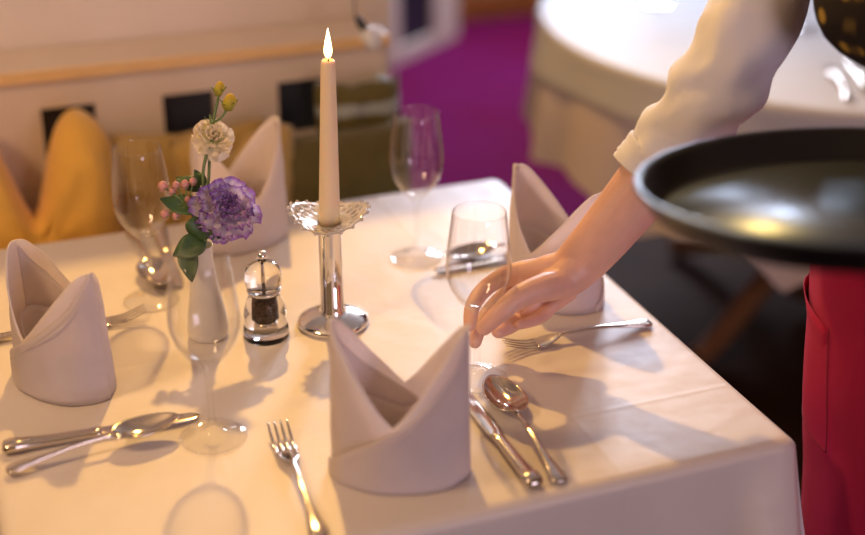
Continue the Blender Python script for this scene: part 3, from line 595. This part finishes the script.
# leaf and berry sprig
sg = empty('berry_sprig', (vx, vy, TZ+0.022)); tag(sg, 'green leafy sprig with small pink berries in the vase', 'sprig'); sb = (vx, vy, TZ+0.022)
def leaf(a, b_, wd, seed, droop=0.15, up=None):
    a, b_ = np.array(a), np.array(b_); L_ = np.linalg.norm(b_-a); d = (b_-a)/L_; u = np.array(up if up is not None else TOCAM+np.array([0, 0, 0.5])); u = u-d*(u@d); u /= np.linalg.norm(u); s_ = np.cross(d, u)
    v, f = [], []; m, n2 = 14, 6
    for j in range(m+1):
        s = j/m; w_ = wd*math.sin(math.pi*min(1, s*0.98+0.01)**0.8)**0.85
        for i in range(n2+1):
            q = -1+2*i/n2; v.append(a+d*L_*s+s_*q*w_/2+u*(droop*L_*math.sin(math.pi*s)*0.6+0.22*abs(q)*w_/2+0.0015*math.sin(s*9+q*3+seed)))
    for j in range(m):
        for i in range(n2): k = j*(n2+1)+i; f.append((k, k+1, k+n2+2, k+n2+1))
    return MB().add(v, f)
for a, b_, wd, dr in ((F3(203, 208, -0.01), F3(160, 199, -0.015), 0.026, -0.18), (F3(200, 190, 0.0), F3(176, 178, 0.006), 0.02, 0.1), (F3(197, 240, -0.012), F3(205, 212, -0.016), 0.034, 0.1), (F3(206, 243, -0.01), F3(173, 256, -0.02), 0.030, 0.25), (F3(185, 244, -0.014), F3(192, 282, -0.022), 0.024, 0.1), (F3(212, 240, -0.01), F3(219, 222, -0.012), 0.022, 0.1), (F3(205, 186, 0.01), F3(194, 170, 0.01), 0.013, 0.1)):
    at_world(leaf(a, b_, wd, a[0]*90, dr).build('leaf', 'leaf', sg, solid=0.0006), sb)
st = MB(); hub = F3(196, 225, -0.004); neck = (vx-0.003, vy-0.003, TZ+0.122)
st.tube([(vx-0.001, vy-0.003, TZ+0.035), neck, hub, F3(187, 205, -0.006), F3(176, 196, -0.006)], [0.0016]*5, 8)
ber = ((163, 187, 5.2), (176, 186, 4.2), (185, 185, 4.6), (193, 182, 4.0), (172, 192, 3.6), (165, 215, 4.6), (176, 216, 4.4), (188, 200, 3.8), (171, 204, 3.5))
for px_, py_, r_ in ber: st.tube([F3(186, 206, -0.006), F3((186+px_)/2+1, (205+py_)/2, -0.008), F3(px_, py_, -0.006)], [0.0011, 0.001, 0.0008], 6)
at_world(st.build('stem', 'stem', sg), sb)
for px_, py_, r_ in ber:
    c = F3(px_, py_, -0.006); R_ = r_/830; bm_ = MB().lathe([(0, -R_), (R_*0.7, -R_*0.75), (R_, 0), (R_*0.8, R_*0.7), (R_*0.3, R_*1.15), (0, R_*1.25)], 14, tuple(c)); at_world(bm_.build('berry', 'berry', sg, weld=True), sb)
    cal = MB()
    for k in range(4): a = k*1.571+0.4; petal(cal, c-np.array([0, 0, R_*0.9]), (math.cos(a), math.sin(a), 0.35), (0, 0, 1), R_*1.5, R_*1.1, 0.3, 0, k, 4, 4)
    at_world(cal.build('calyx', 'sepal', sg), sb)

# ------------------------------------------------------------------ round table
RX, RY, RR_ = 1.53, 1.03, 0.69
rt = empty('round_table', (RX, RY, 0)); tag(rt, 'round wooden table on a pedestal under layered cloths', 'table')
MB().lathe([(0, 0.705), (RR_-0.01, 0.705), (RR_-0.005, 0.72), (RR_-0.01, 0.738), (0, 0.738)], 64).build('tabletop', 'brownwood', rt, weld=True)
MB().lathe([(0, 0.06), (0.07, 0.06), (0.075, 0.2), (0.05, 0.3), (0.05, 0.6), (0.09, 0.705), (0, 0.705)], 32).build('column', 'brownwood', rt, weld=True)
for k in range(4):
    a = math.radians(200+90*k); c, s = math.cos(a), math.sin(a); MB().tube([(0.03*c, 0.03*s, 0.26), (0.18*c, 0.18*s, 0.17), (0.36*c, 0.36*s, 0.06), (0.44*c, 0.44*s, 0.03)], [(0.03, 0.035), (0.028, 0.032), (0.026, 0.028), (0.025, 0.028)], 10).build('foot', 'brownwood', rt)
def round_cloth(R, top, dropf, wave, nw, seed, n=220, K=12):
    rings = [[(R*q*math.cos(2*math.pi*i/n), R*q*math.sin(2*math.pi*i/n), top) for i in range(n)] for q in (0.001, 0.5, 0.9, 0.98)]
    for a in (0.3, 0.7, 1.1, 1.5): rings.append([((R-0.006+0.008*math.sin(a))*math.cos(2*math.pi*i/n), (R-0.006+0.008*math.sin(a))*math.sin(2*math.pi*i/n), top-0.008*(1-math.cos(a))) for i in range(n)])
    for j in range(1, K+1):
        k = j/K; ring = []
        for i in range(n):
            th = 2*math.pi*i/n; out = k*(wave*(0.6+math.sin(nw*th+seed)+0.45*math.sin(nw*1.7*th+seed*2.1))+0.010)
            out = max(out, 0.003); ring.append(((R+0.002+out)*math.cos(th), (R+0.002+out)*math.sin(th), top-0.008-dropf(th)*k))
        rings.append(ring)
    return MB().loft(rings, True, False)
PK = [PZ(792, 250, 0.55), PZ(690, 215, 0.55)]
def drop_under(th):
    d = 0.27+0.012*math.sin(9*th+1)
    for (pa, h_) in ((math.radians(-133), 0.10), (math.radians(-160), 0.05), (math.radians(-100), 0.08), (math.radians(-60), 0.08)):
        q = abs((th-pa+math.pi) % (2*math.pi)-math.pi); d += h_*max(0, 1-q/0.14)
    return d
uc = round_cloth(RR_+0.002, 0.742, drop_under, 0.014, 17, 1.3).build('table_skirt', 'undercloth'); uc.location = (RX, RY, 0); tag(uc, 'beige underlay cloth hanging in folds from the round table', 'tablecloth')
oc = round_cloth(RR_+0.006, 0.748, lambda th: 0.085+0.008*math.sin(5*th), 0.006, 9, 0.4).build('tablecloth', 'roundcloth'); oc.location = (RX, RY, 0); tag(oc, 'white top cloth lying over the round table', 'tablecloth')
# what lies on the round table
def far_cutlery(proto, a, b_, lab, cat):
    o = copy_tree(proto); A_ = PZ(*a, 0.749); B_ = PZ(*b_, 0.749); d = B_-A_; L_ = 0.2; d = d/np.linalg.norm(d)
    o.location = (A_[0], A_[1], 0.7495); o.rotation_euler = (0, 0, math.atan2(-d[0], d[1])); tag(o, lab, cat, 'cutlery on the round table')
far_cutlery(fork, (850, 102), (826, 66), 'steel fork on the round table below the patterned vest', 'fork')
far_cutlery(knife, (866, 92), (848, 56), 'steel knife on the round table next to its fork', 'knife')
for px_, py_, lab in ((806, 30, 'wine glass on the round table between sleeve and vest'), (657, 4, 'wine glass on the round table at the top edge of the picture')):
    o = gl.copy(); COL.objects.link(o); q = PZ(px_, py_, 0.749); o.location = (q[0], q[1], 0.7492); tag(o, lab, 'wine glass', 'wine glasses on the round table')
# panelled bench end with a dark inset near the far wall
q0 = PZ(388, 72, 0.0); q1 = PZ(458, 40, 0.0); dv = q1-q0; LN = float(np.linalg.norm(dv)); ang = math.atan2(dv[1], dv[0])
fp = empty('bench_end_panel', (float(q0[0]), float(q0[1]), 0.0125), ang); tag(fp, 'cream bench end panel with a dark square inset by the magenta carpet', 'panel')
i0, i1, z0_, z1_ = 0.085, 0.33, 0.055, 0.36; pn = MB()
pn.box((i0/2, 0.02, 0.55), (i0, 0.04, 1.1)).box(((i1+LN)/2, 0.02, 0.55), (LN-i1, 0.04, 1.1)).box(((i0+i1)/2, 0.02, z0_/2), (i1-i0, 0.04, z0_)).box(((i0+i1)/2, 0.02, (z1_+1.1)/2), (i1-i0, 0.04, 1.1-z1_)).box((LN/2, 0.10, 0.55), (LN-0.01, 0.12, 1.08))
pn.build('panel_frame', 'panel', fp, smooth=False); MB().box(((i0+i1)/2, 0.024, (z0_+z1_)/2), (i1-i0-0.002, 0.02, z1_-z0_-0.002)).build('square_inset', 'slate', fp, smooth=False)

# ------------------------------------------------------------------ waitress
PB = (0.60, -0.40, 0.0)
wt = empty('person', PB); tag(wt, 'waitress in white shirt, patterned vest and crimson apron leaning to set down a glass', 'person')
def V(*a): return np.array(a, float)
elb_r = PD(702, 100, 1.475); wr_r = PD(572, 270, 1.545); cuff = PD(645, 185, 1.505)
sh_r = PD(795, -85, 1.56)
# ---- right hand closing on the stem
hand = MB()
def fing(pts, rad): hand.tube([PD(*p) for p in pts], rad, 12, 4, True, None, True)
fing([(545, 268, 1.560), (514, 273, 1.562), (488, 286, 1.582), (473, 305, 1.566), (470, 325, 1.550)], [0.0135, 0.0122, 0.0106, 0.0096, 0.0080])
fing([(551, 276, 1.575), (524, 284, 1.585), (499, 301, 1.604), (481, 324, 1.584), (475, 342, 1.562)], [0.0135, 0.0120, 0.0106, 0.0098, 0.0080])
fing([(559, 285, 1.580), (538, 297, 1.588), (524, 316, 1.582), (510, 326, 1.562), (498, 332, 1.546)], [0.0130, 0.0112, 0.0100, 0.0094, 0.0078])
fing([(568, 292, 1.580), (553, 305, 1.582), (541, 317, 1.574), (529, 322, 1.560), (519, 325, 1.548)], [0.0120, 0.0092, 0.0076, 0.0070, 0.0058])
fing([(568, 282, 1.532), (546, 287, 1.515), (521, 296, 1.500), (501, 312, 1.494), (484, 328, 1.503)], [0.0165, 0.0165, 0.0136, 0.0114, 0.0090])
hand.tube([PD(575, 268, 1.548), PD(552, 276, 1.555), PD(530, 281, 1.562), PD(520, 284, 1.57)], [(0.020, 0.026), (0.021, 0.028), (0.016, 0.025), (0.010, 0.018)], 16, 4, True, PD(540, 250, 1.54)-PD(545, 300, 1.58), True)
hand.tube([PD(592, 252, 1.535), PD(566, 278, 1.535), PD(545, 288, 1.528)], [0.022, 0.0215, 0.016], 14, 4, True, None, True)
FU = PD(540, 230, 1.5)-PD(600, 300, 1.5)
hand.tube([PD(562, 274, 1.548), wr_r, PD(600, 240, 1.525), cuff, PD(672, 148, 1.49), elb_r, elb_r*0.55+sh_r*0.45, sh_r], [(0.020, 0.027), (0.021, 0.0275), (0.025, 0.031), (0.030, 0.035), (0.031, 0.033), 0.030, 0.032, 0.046], 20, 5, True, FU, True)
# ---- rest of the figure
body = MB()
ne = V(0.575, -0.315, 1.385); hd = V(0.50, -0.305, 1.515); ch_ = V(0.635, -0.325, 1.20); wa = V(0.695, -0.345, 1.03); pe = V(0.640, -0.40, 0.90); sh_l = V(0.615, -0.49, 1.27)
body.tube([pe-V(0, 0, 0.06), pe, wa, ch_, (sh_r+sh_l)/2+V(0.02, 0, 0.02)], [(0.145, 0.10), (0.150, 0.105), (0.118, 0.085), (0.140, 0.10), (0.135, 0.075)], 24, 5, True, V(-1, 0, 0.2), True)
body.tube([(sh_r+sh_l)/2+V(0.02, 0, 0.0), ne-V(0, 0, 0.02), ne+V(-0.02, 0, 0.05)], [(0.085, 0.065), 0.052, 0.050], 18, 4, True, V(-1, 0, 0), True)
body.tube([sh_l+V(0.01, 0.10, 0.02), sh_l, V(0.735, -0.56, 1.06)], [0.058, 0.055, 0.042], 16, 4, True, None, True)
TR = PD(858, 183, 1.15); lh = V(TR[0]+0.12, TR[1]-0.005, TR[2]-0.066); el_l = V(0.735, -0.56, 1.06)
body.tube([el_l, (el_l+lh)/2+V(0.03, 0, -0.01), lh+V(0.06, 0, 0)], [0.042, 0.036, 0.026], 16, 4, True, None, True)
body.tube([lh+V(0.07, 0, 0), lh+V(0.0, 0, 0.008)], [(0.028, 0.016), (0.042, 0.013)], 14, 3, True, None, True)
for k, (dy, L_) in enumerate(((-0.034, 0.062), (-0.012, 0.08), (0.010, 0.078), (0.030, 0.060))): body.tube([lh+V(0.01, dy, 0.012), lh+V(-0.03, dy*1.15, 0.014), lh+V(-L_, dy*1.3, 0.018)], [0.010, 0.0088, 0.0070], 10, 4, True, None, True)
body.tube([lh+V(0.05, 0.02, 0.004), lh+V(0.025, 0.055, 0.010), lh+V(-0.005, 0.078, 0.016)], [0.014, 0.011, 0.008], 10, 4, True, None, True)
for sy, kx in ((1, 0.0), (-1, 0.03)):
    hip = pe+V(0, sy*0.085, -0.03); kn = V(0.625+kx, -0.40+sy*0.09, 0.49); an = V(0.655+kx, -0.40+sy*0.09, 0.09)
    body.tube([hip, hip*0.5+kn*0.5, kn, kn*0.55+an*0.45+V(0.02, 0, 0), an], [0.088, 0.076, 0.056, 0.052, 0.036], 18, 4, True, None, True)
# head: skull, jaw, nose, ears, lips
HF = V(-0.86, 0.10, -0.50); HF /= np.linalg.norm(HF); HS = np.cross(V(0, 0, 1), HF); HS /= np.linalg.norm(HS); HU = np.cross(HF, HS)
def hp(f_, s_, u_): return hd+HF*f_+HS*s_+HU*u_
def blob(mb, c, rf, rs, ru, n=16):
    v, f = [], []
    for i in range(n+1):
        a = math.pi*(i+0.02)/(n+0.04)
        for j in range(n): b_ = 2*math.pi*j/n; v.append(c+HU*ru*math.cos(a)+HF*rf*math.sin(a)*math.cos(b_)+HS*rs*math.sin(a)*math.sin(b_))
    for i in range(n):
        for j in range(n): f.append((i*n+j, i*n+(j+1) % n, (i+1)*n+(j+1) % n, (i+1)*n+j))
    f.append(tuple(range(n))); f.append(tuple(range(n*n, n*n+n))); mb.add(v, f)
blob(body, hp(-0.012, 0, 0.025), 0.092, 0.072, 0.085); blob(body, hp(0.024, 0, -0.04), 0.062, 0.054, 0.068); blob(body, hp(0.062, 0, -0.088), 0.022, 0.022, 0.018)
body.tube([hp(0.082, 0, 0.012), hp(0.094, 0, -0.014), hp(0.106, 0, -0.034), hp(0.088, 0, -0.042)], [0.007, 0.009, 0.0115, 0.009], 10, 3, True, None, True)
body.tube([hp(0.080, -0.022, -0.066), hp(0.089, 0, -0.066), hp(0.080, 0.022, -0.066)], [0.004, 0.007, 0.004], 8, 3, True, None, True)
for s_ in (-1, 1): blob(body, hp(-0.005, s_*0.074, -0.012), 0.018, 0.008, 0.030, 10); blob(body, hp(0.072, s_*0.032, 0.022), 0.012, 0.02, 0.006, 8)
body.tube([ne+V(-0.01, 0, -0.02), ne*0.5+hp(-0.03, 0, -0.05)*0.5, hp(-0.025, 0, -0.045)], [0.050, 0.048, 0.050], 16, 3, True, None, True)
me_h = remeshed(hand, 0.0019, 5); me_b = remeshed(body, 0.006, 6)
bm = bmesh.new(); bm.from_mesh(me_b); bm.from_mesh(me_h); me = bpy.data.meshes.new('body'); bm.to_mesh(me); bm.free(); me.materials.clear(); me.materials.append(M['skin'])
me.polygons.foreach_set('use_smooth', [True]*len(me.polygons))
bo = bpy.data.objects.new('body', me); COL.objects.link(bo); bo.parent = wt; at_world(bo, PB)
for s_ in (-1, 1):
    e_ = MB(); blob(e_, hp(0.072, s_*0.031, 0.006), 0.012, 0.014, 0.010, 12); at_world(e_.build('eye', 'eye', wt), PB)
    e_ = MB(); blob(e_, hp(0.080, s_*0.031, 0.004), 0.005, 0.006, 0.006, 10); at_world(e_.build('iris', 'hair', wt), PB)
hr = MB(); blob(hr, hp(-0.026, 0, 0.040), 0.094, 0.082, 0.088, 24); blob(hr, hp(-0.125, 0, 0.035), 0.046, 0.046, 0.046, 16); hr.tube([hp(0.055, -0.06, 0.06), hp(0.066, 0.0, 0.085), hp(0.055, 0.06, 0.06)], [0.014, 0.016, 0.014], 10, 4, True, None, True)
hm = remeshed(hr, 0.006, 3); hm.materials.clear(); hm.materials.append(M['hair']); ho = bpy.data.objects.new('hair', hm); COL.objects.link(ho); ho.parent = wt; at_world(ho, PB)
# ---- thumb nail
# ---- shirt sleeve with soft folds, turned cuff
def sleeve(pts, rad, name, seed, up, m_='shirt', n=40, sub=10):
    P, R = smooth_path(pts, rad, sub); rings = tube_rings(P, R, n, up); mb = MB(); out = []; tot = len(rings)
    for i, rg in enumerate(rings):
        c = sum(rg)/n; s = i/(tot-1); ring = []
        for j, p in enumerate(rg):
            a = 2*math.pi*j/n; d = p-c; L_ = np.linalg.norm(d); d = d/L_
            fold = 0.0045*math.sin(s*34+2.2*math.sin(a+seed)+1.3*math.cos(2*a))*math.sin(math.pi*min(1, s*1.3+0.08))+0.006*nz(math.cos(a)*1.5, math.sin(a)*1.5, s*9+seed)+0.003*nz(math.cos(a)*3+s*4, math.sin(a)*3, s*16+seed)
            fold *= min(1, s*7+0.15)*(0.2 if name == 'cuff' else 1.0); ring.append(p+d*fold)
        out.append(ring)
    mb.loft(out, True, False); return mb
shirt = sleeve([PD(652, 174, 1.507), PD(669, 154, 1.497), PD(698, 116, 1.48), PD(727, 70, 1.485), PD(758, 5, 1.515), sh_r, sh_r*0.6+sh_l*0.4], [0.0440, 0.0460, 0.0480, 0.0490, 0.0520, 0.062, 0.075], 'sleeve', 1.0, FU)
sl = sleeve([el_l+V(-0.12, 0.005, 0.0), el_l+V(-0.02, 0, -0.002), el_l*0.5+sh_l*0.5+V(0.015, -0.01, 0), sh_l, sh_l*0.6+sh_r*0.4], [0.046, 0.054, 0.056, 0.064, 0.075], 'sleeve', 4.0, V(0, 0, 1)); shirt.add(sl.v, sl.f)
rgs = [[V(*c)+V(rx*math.cos(2*math.pi*k/40), ry*math.sin(2*math.pi*k/40), 0) for k in range(40)] for c, rx, ry in (((0.605, -0.315, 1.18), 0.115, 0.160), ((0.600, -0.31, 1.26), 0.115, 0.185), ((0.592, -0.312, 1.31), 0.098, 0.160), ((0.584, -0.314, 1.345), 0.075, 0.095), ((0.578, -0.315, 1.372), 0.060, 0.060), ((0.574, -0.315, 1.40), 0.056, 0.056))]
shirt.loft(rgs, True, False); at_world(shirt.build('shirt', 'shirt', wt, solid=0.0015), PB)
cf_ = sleeve([PD(648, 179, 1.508), PD(654, 171, 1.505), PD(665, 158, 1.499)], [0.0455, 0.0462, 0.0468], 'cuff', 1.0, FU, sub=5); at_world(cf_.build('cuff', 'shirt', wt, solid=0.003), PB)
# ---- vest
def body_rings(secs, n=56, seed=0, amp=0.004):
    """secs: centre, half depth (front-back), half width, tilt of the ring towards the front"""
    S = [np.array([*c, a, b_, t], float) for c, a, b_, t in secs]; rings = []; q = np.linspace(0, len(S)-1, (len(S)-1)*6+1); run = 0; last = None; vs = []
    for x in q:
        i = min(int(x), len(S)-2); s = catmull(S[max(i-1, 0)], S[i], S[i+1], S[min(i+2, len(S)-1)], x-i); c = s[:3]; ring = []
        if last is not None: run += np.linalg.norm(c-last)
        last = c; vs.append(run)
        for k in range(n):
            a = 2*math.pi*k/n; r_ = 1+amp/0.1*nz(math.cos(a)*2, math.sin(a)*2, run*9+seed); dx = -s[3]*math.cos(a)*r_; ring.append(c+V(dx, s[4]*math.sin(a)*r_, s[5]*dx))
        rings.append(ring)
    return rings, vs
vsec = [((0.668, -0.375, 0.975), 0.118, 0.155, 0.0), ((0.676, -0.350, 1.04), 0.104, 0.132, 0.15), ((0.668, -0.332, 1.12), 0.108, 0.140, 0.3), ((0.612, -0.320, 1.195), 0.138, 0.150, 0.35), ((0.590, -0.315, 1.25), 0.118, 0.150, 0.3), ((0.602, -0.315, 1.31), 0.080, 0.115, 0.2)]
rings, vs = body_rings(vsec); mb = MB().loft(rings, True, False); mb.uv = [(k*0.72/56, vs[i]) for i in range(len(rings)) for k in range(56)]
vo_ = at_world(mb.build('vest', 'vest', wt, solid=0.002), PB)
# ---- apron with side pocket
asec = [((0.630, -0.390, 0.99), 0.125, 0.160, 0.0), ((0.598, -0.398, 0.93), 0.142, 0.176, 0.0), ((0.607, -0.405, 0.84), 0.150, 0.184, 0.0), ((0.615, -0.405, 0.72), 0.149, 0.184, 0.0), ((0.632, -0.405, 0.58), 0.146, 0.184, 0.0), ((0.640, -0.405, 0.44), 0.150, 0.188, 0.0)]
rings, vs = body_rings(asec, 72, 5.0, 0.006); at_world(MB().loft(rings, True, False).build('apron', 'apron', wt, solid=0.003), PB)
NP = 72
def on_apron(i, k, off):
    p = rings[i][k % NP]; c = sum(rings[i])/NP; d = p-c; d[2] = 0; d /= np.linalg.norm(d); return p+d*off
ks = list(range(2, 15)); is_ = list(range(11, 20)); v, f = [], []
for ii, i in enumerate(is_):
    for kk, k in enumerate(ks): v.append(on_apron(i, k, 0.0010+(0.007*math.sin(math.pi*kk/(len(ks)-1)) if ii == 0 else 0.003*math.sin(math.pi*kk/(len(ks)-1)) if ii == 1 else 0)))
for ii in range(len(is_)-1):
    for kk in range(len(ks)-1): a = ii*len(ks)+kk; f.append((a, a+1, a+len(ks)+1, a+len(ks)))
pk = at_world(MB().add(v, f).build('pocket', 'apron', wt, solid=0.0008), PB)
seam = MB().tube([on_apron(i, 2, 0.0016) for i in is_], [0.0007]*len(is_), 6, 2).tube([on_apron(is_[-1], k, 0.0016) for k in ks], [0.0007]*len(ks), 6, 2); at_world(seam.build('pocket_seam', 'apronseam', wt), PB)
at_world(MB().loft(body_rings([((0.618, -0.392, 0.955), 0.140, 0.172, 0), ((0.630, -0.390, 0.99), 0.130, 0.165, 0)], 56)[0], True, False).build('waistband', 'apron', wt, solid=0.004), PB)
# ---- trousers and shoes
for sy, kx in ((1, 0.0), (-1, 0.03)):
    yy = -0.40+sy*0.09; at_world(MB().tube([(0.64, -0.40+sy*0.075, 0.84), (0.632, yy, 0.66), (0.628+kx, yy, 0.48), (0.655+kx, yy, 0.25), (0.657+kx, yy, 0.06)], [0.096, 0.088, 0.070, 0.062, 0.058], 24, 5).build('trouser_leg', 'black', wt), PB)
    at_world(MB().tube([(0.70+kx, yy, 0.048), (0.66+kx, yy, 0.050), (0.60+kx, yy, 0.042), (0.53+kx, yy, 0.028), (0.49+kx, yy, 0.022)], [(0.034, 0.046), (0.038, 0.048), (0.040, 0.040), (0.042, 0.026), (0.030, 0.018)], 18, 4, True, None, True).build('shoe', 'shoe', wt), PB)

# ------------------------------------------------------------------ serving tray
ty = empty('serving_tray', tuple(TR)); tag(ty, 'round black serving tray held in front of the waitress', 'tray')
fwv = Vector((math.sin(YAW), math.cos(YAW), 0)); ty.rotation_euler = (Matrix.Rotation(math.radians(-3.0), 3, fwv) @ Matrix.Rotation(math.radians(-7.0), 3, Vector((math.cos(YAW), -math.sin(YAW), 0)))).to_euler(); ty.scale = (0.985, 0.985, 0.985)
MB().lathe([(0.160, -0.0265), (0.168, -0.026), (0.176, -0.022), (0.186, -0.002), (0.1885, 0.001), (0.1895, 0.003), (0.1885, 0.005), (0.1855, 0.004), (0.182, 0.0), (0.1725, -0.019), (0.166, -0.0225), (0.160, -0.0265)], 96).build('wall', 'traywall', ty, weld=True)
MB().lathe([(0, -0.026), (0.162, -0.026), (0.1665, -0.0245), (0.1665, -0.0225), (0, -0.0235)], 96).build('floor_disc', 'tray', ty, weld=True)
MB().lathe([(0.1885, 0.0005), (0.1912, 0.0010), (0.1920, 0.0032), (0.1905, 0.0056), (0.1880, 0.0058), (0.1885, 0.0005)], 96).build('rim', 'tray', ty, weld=True)
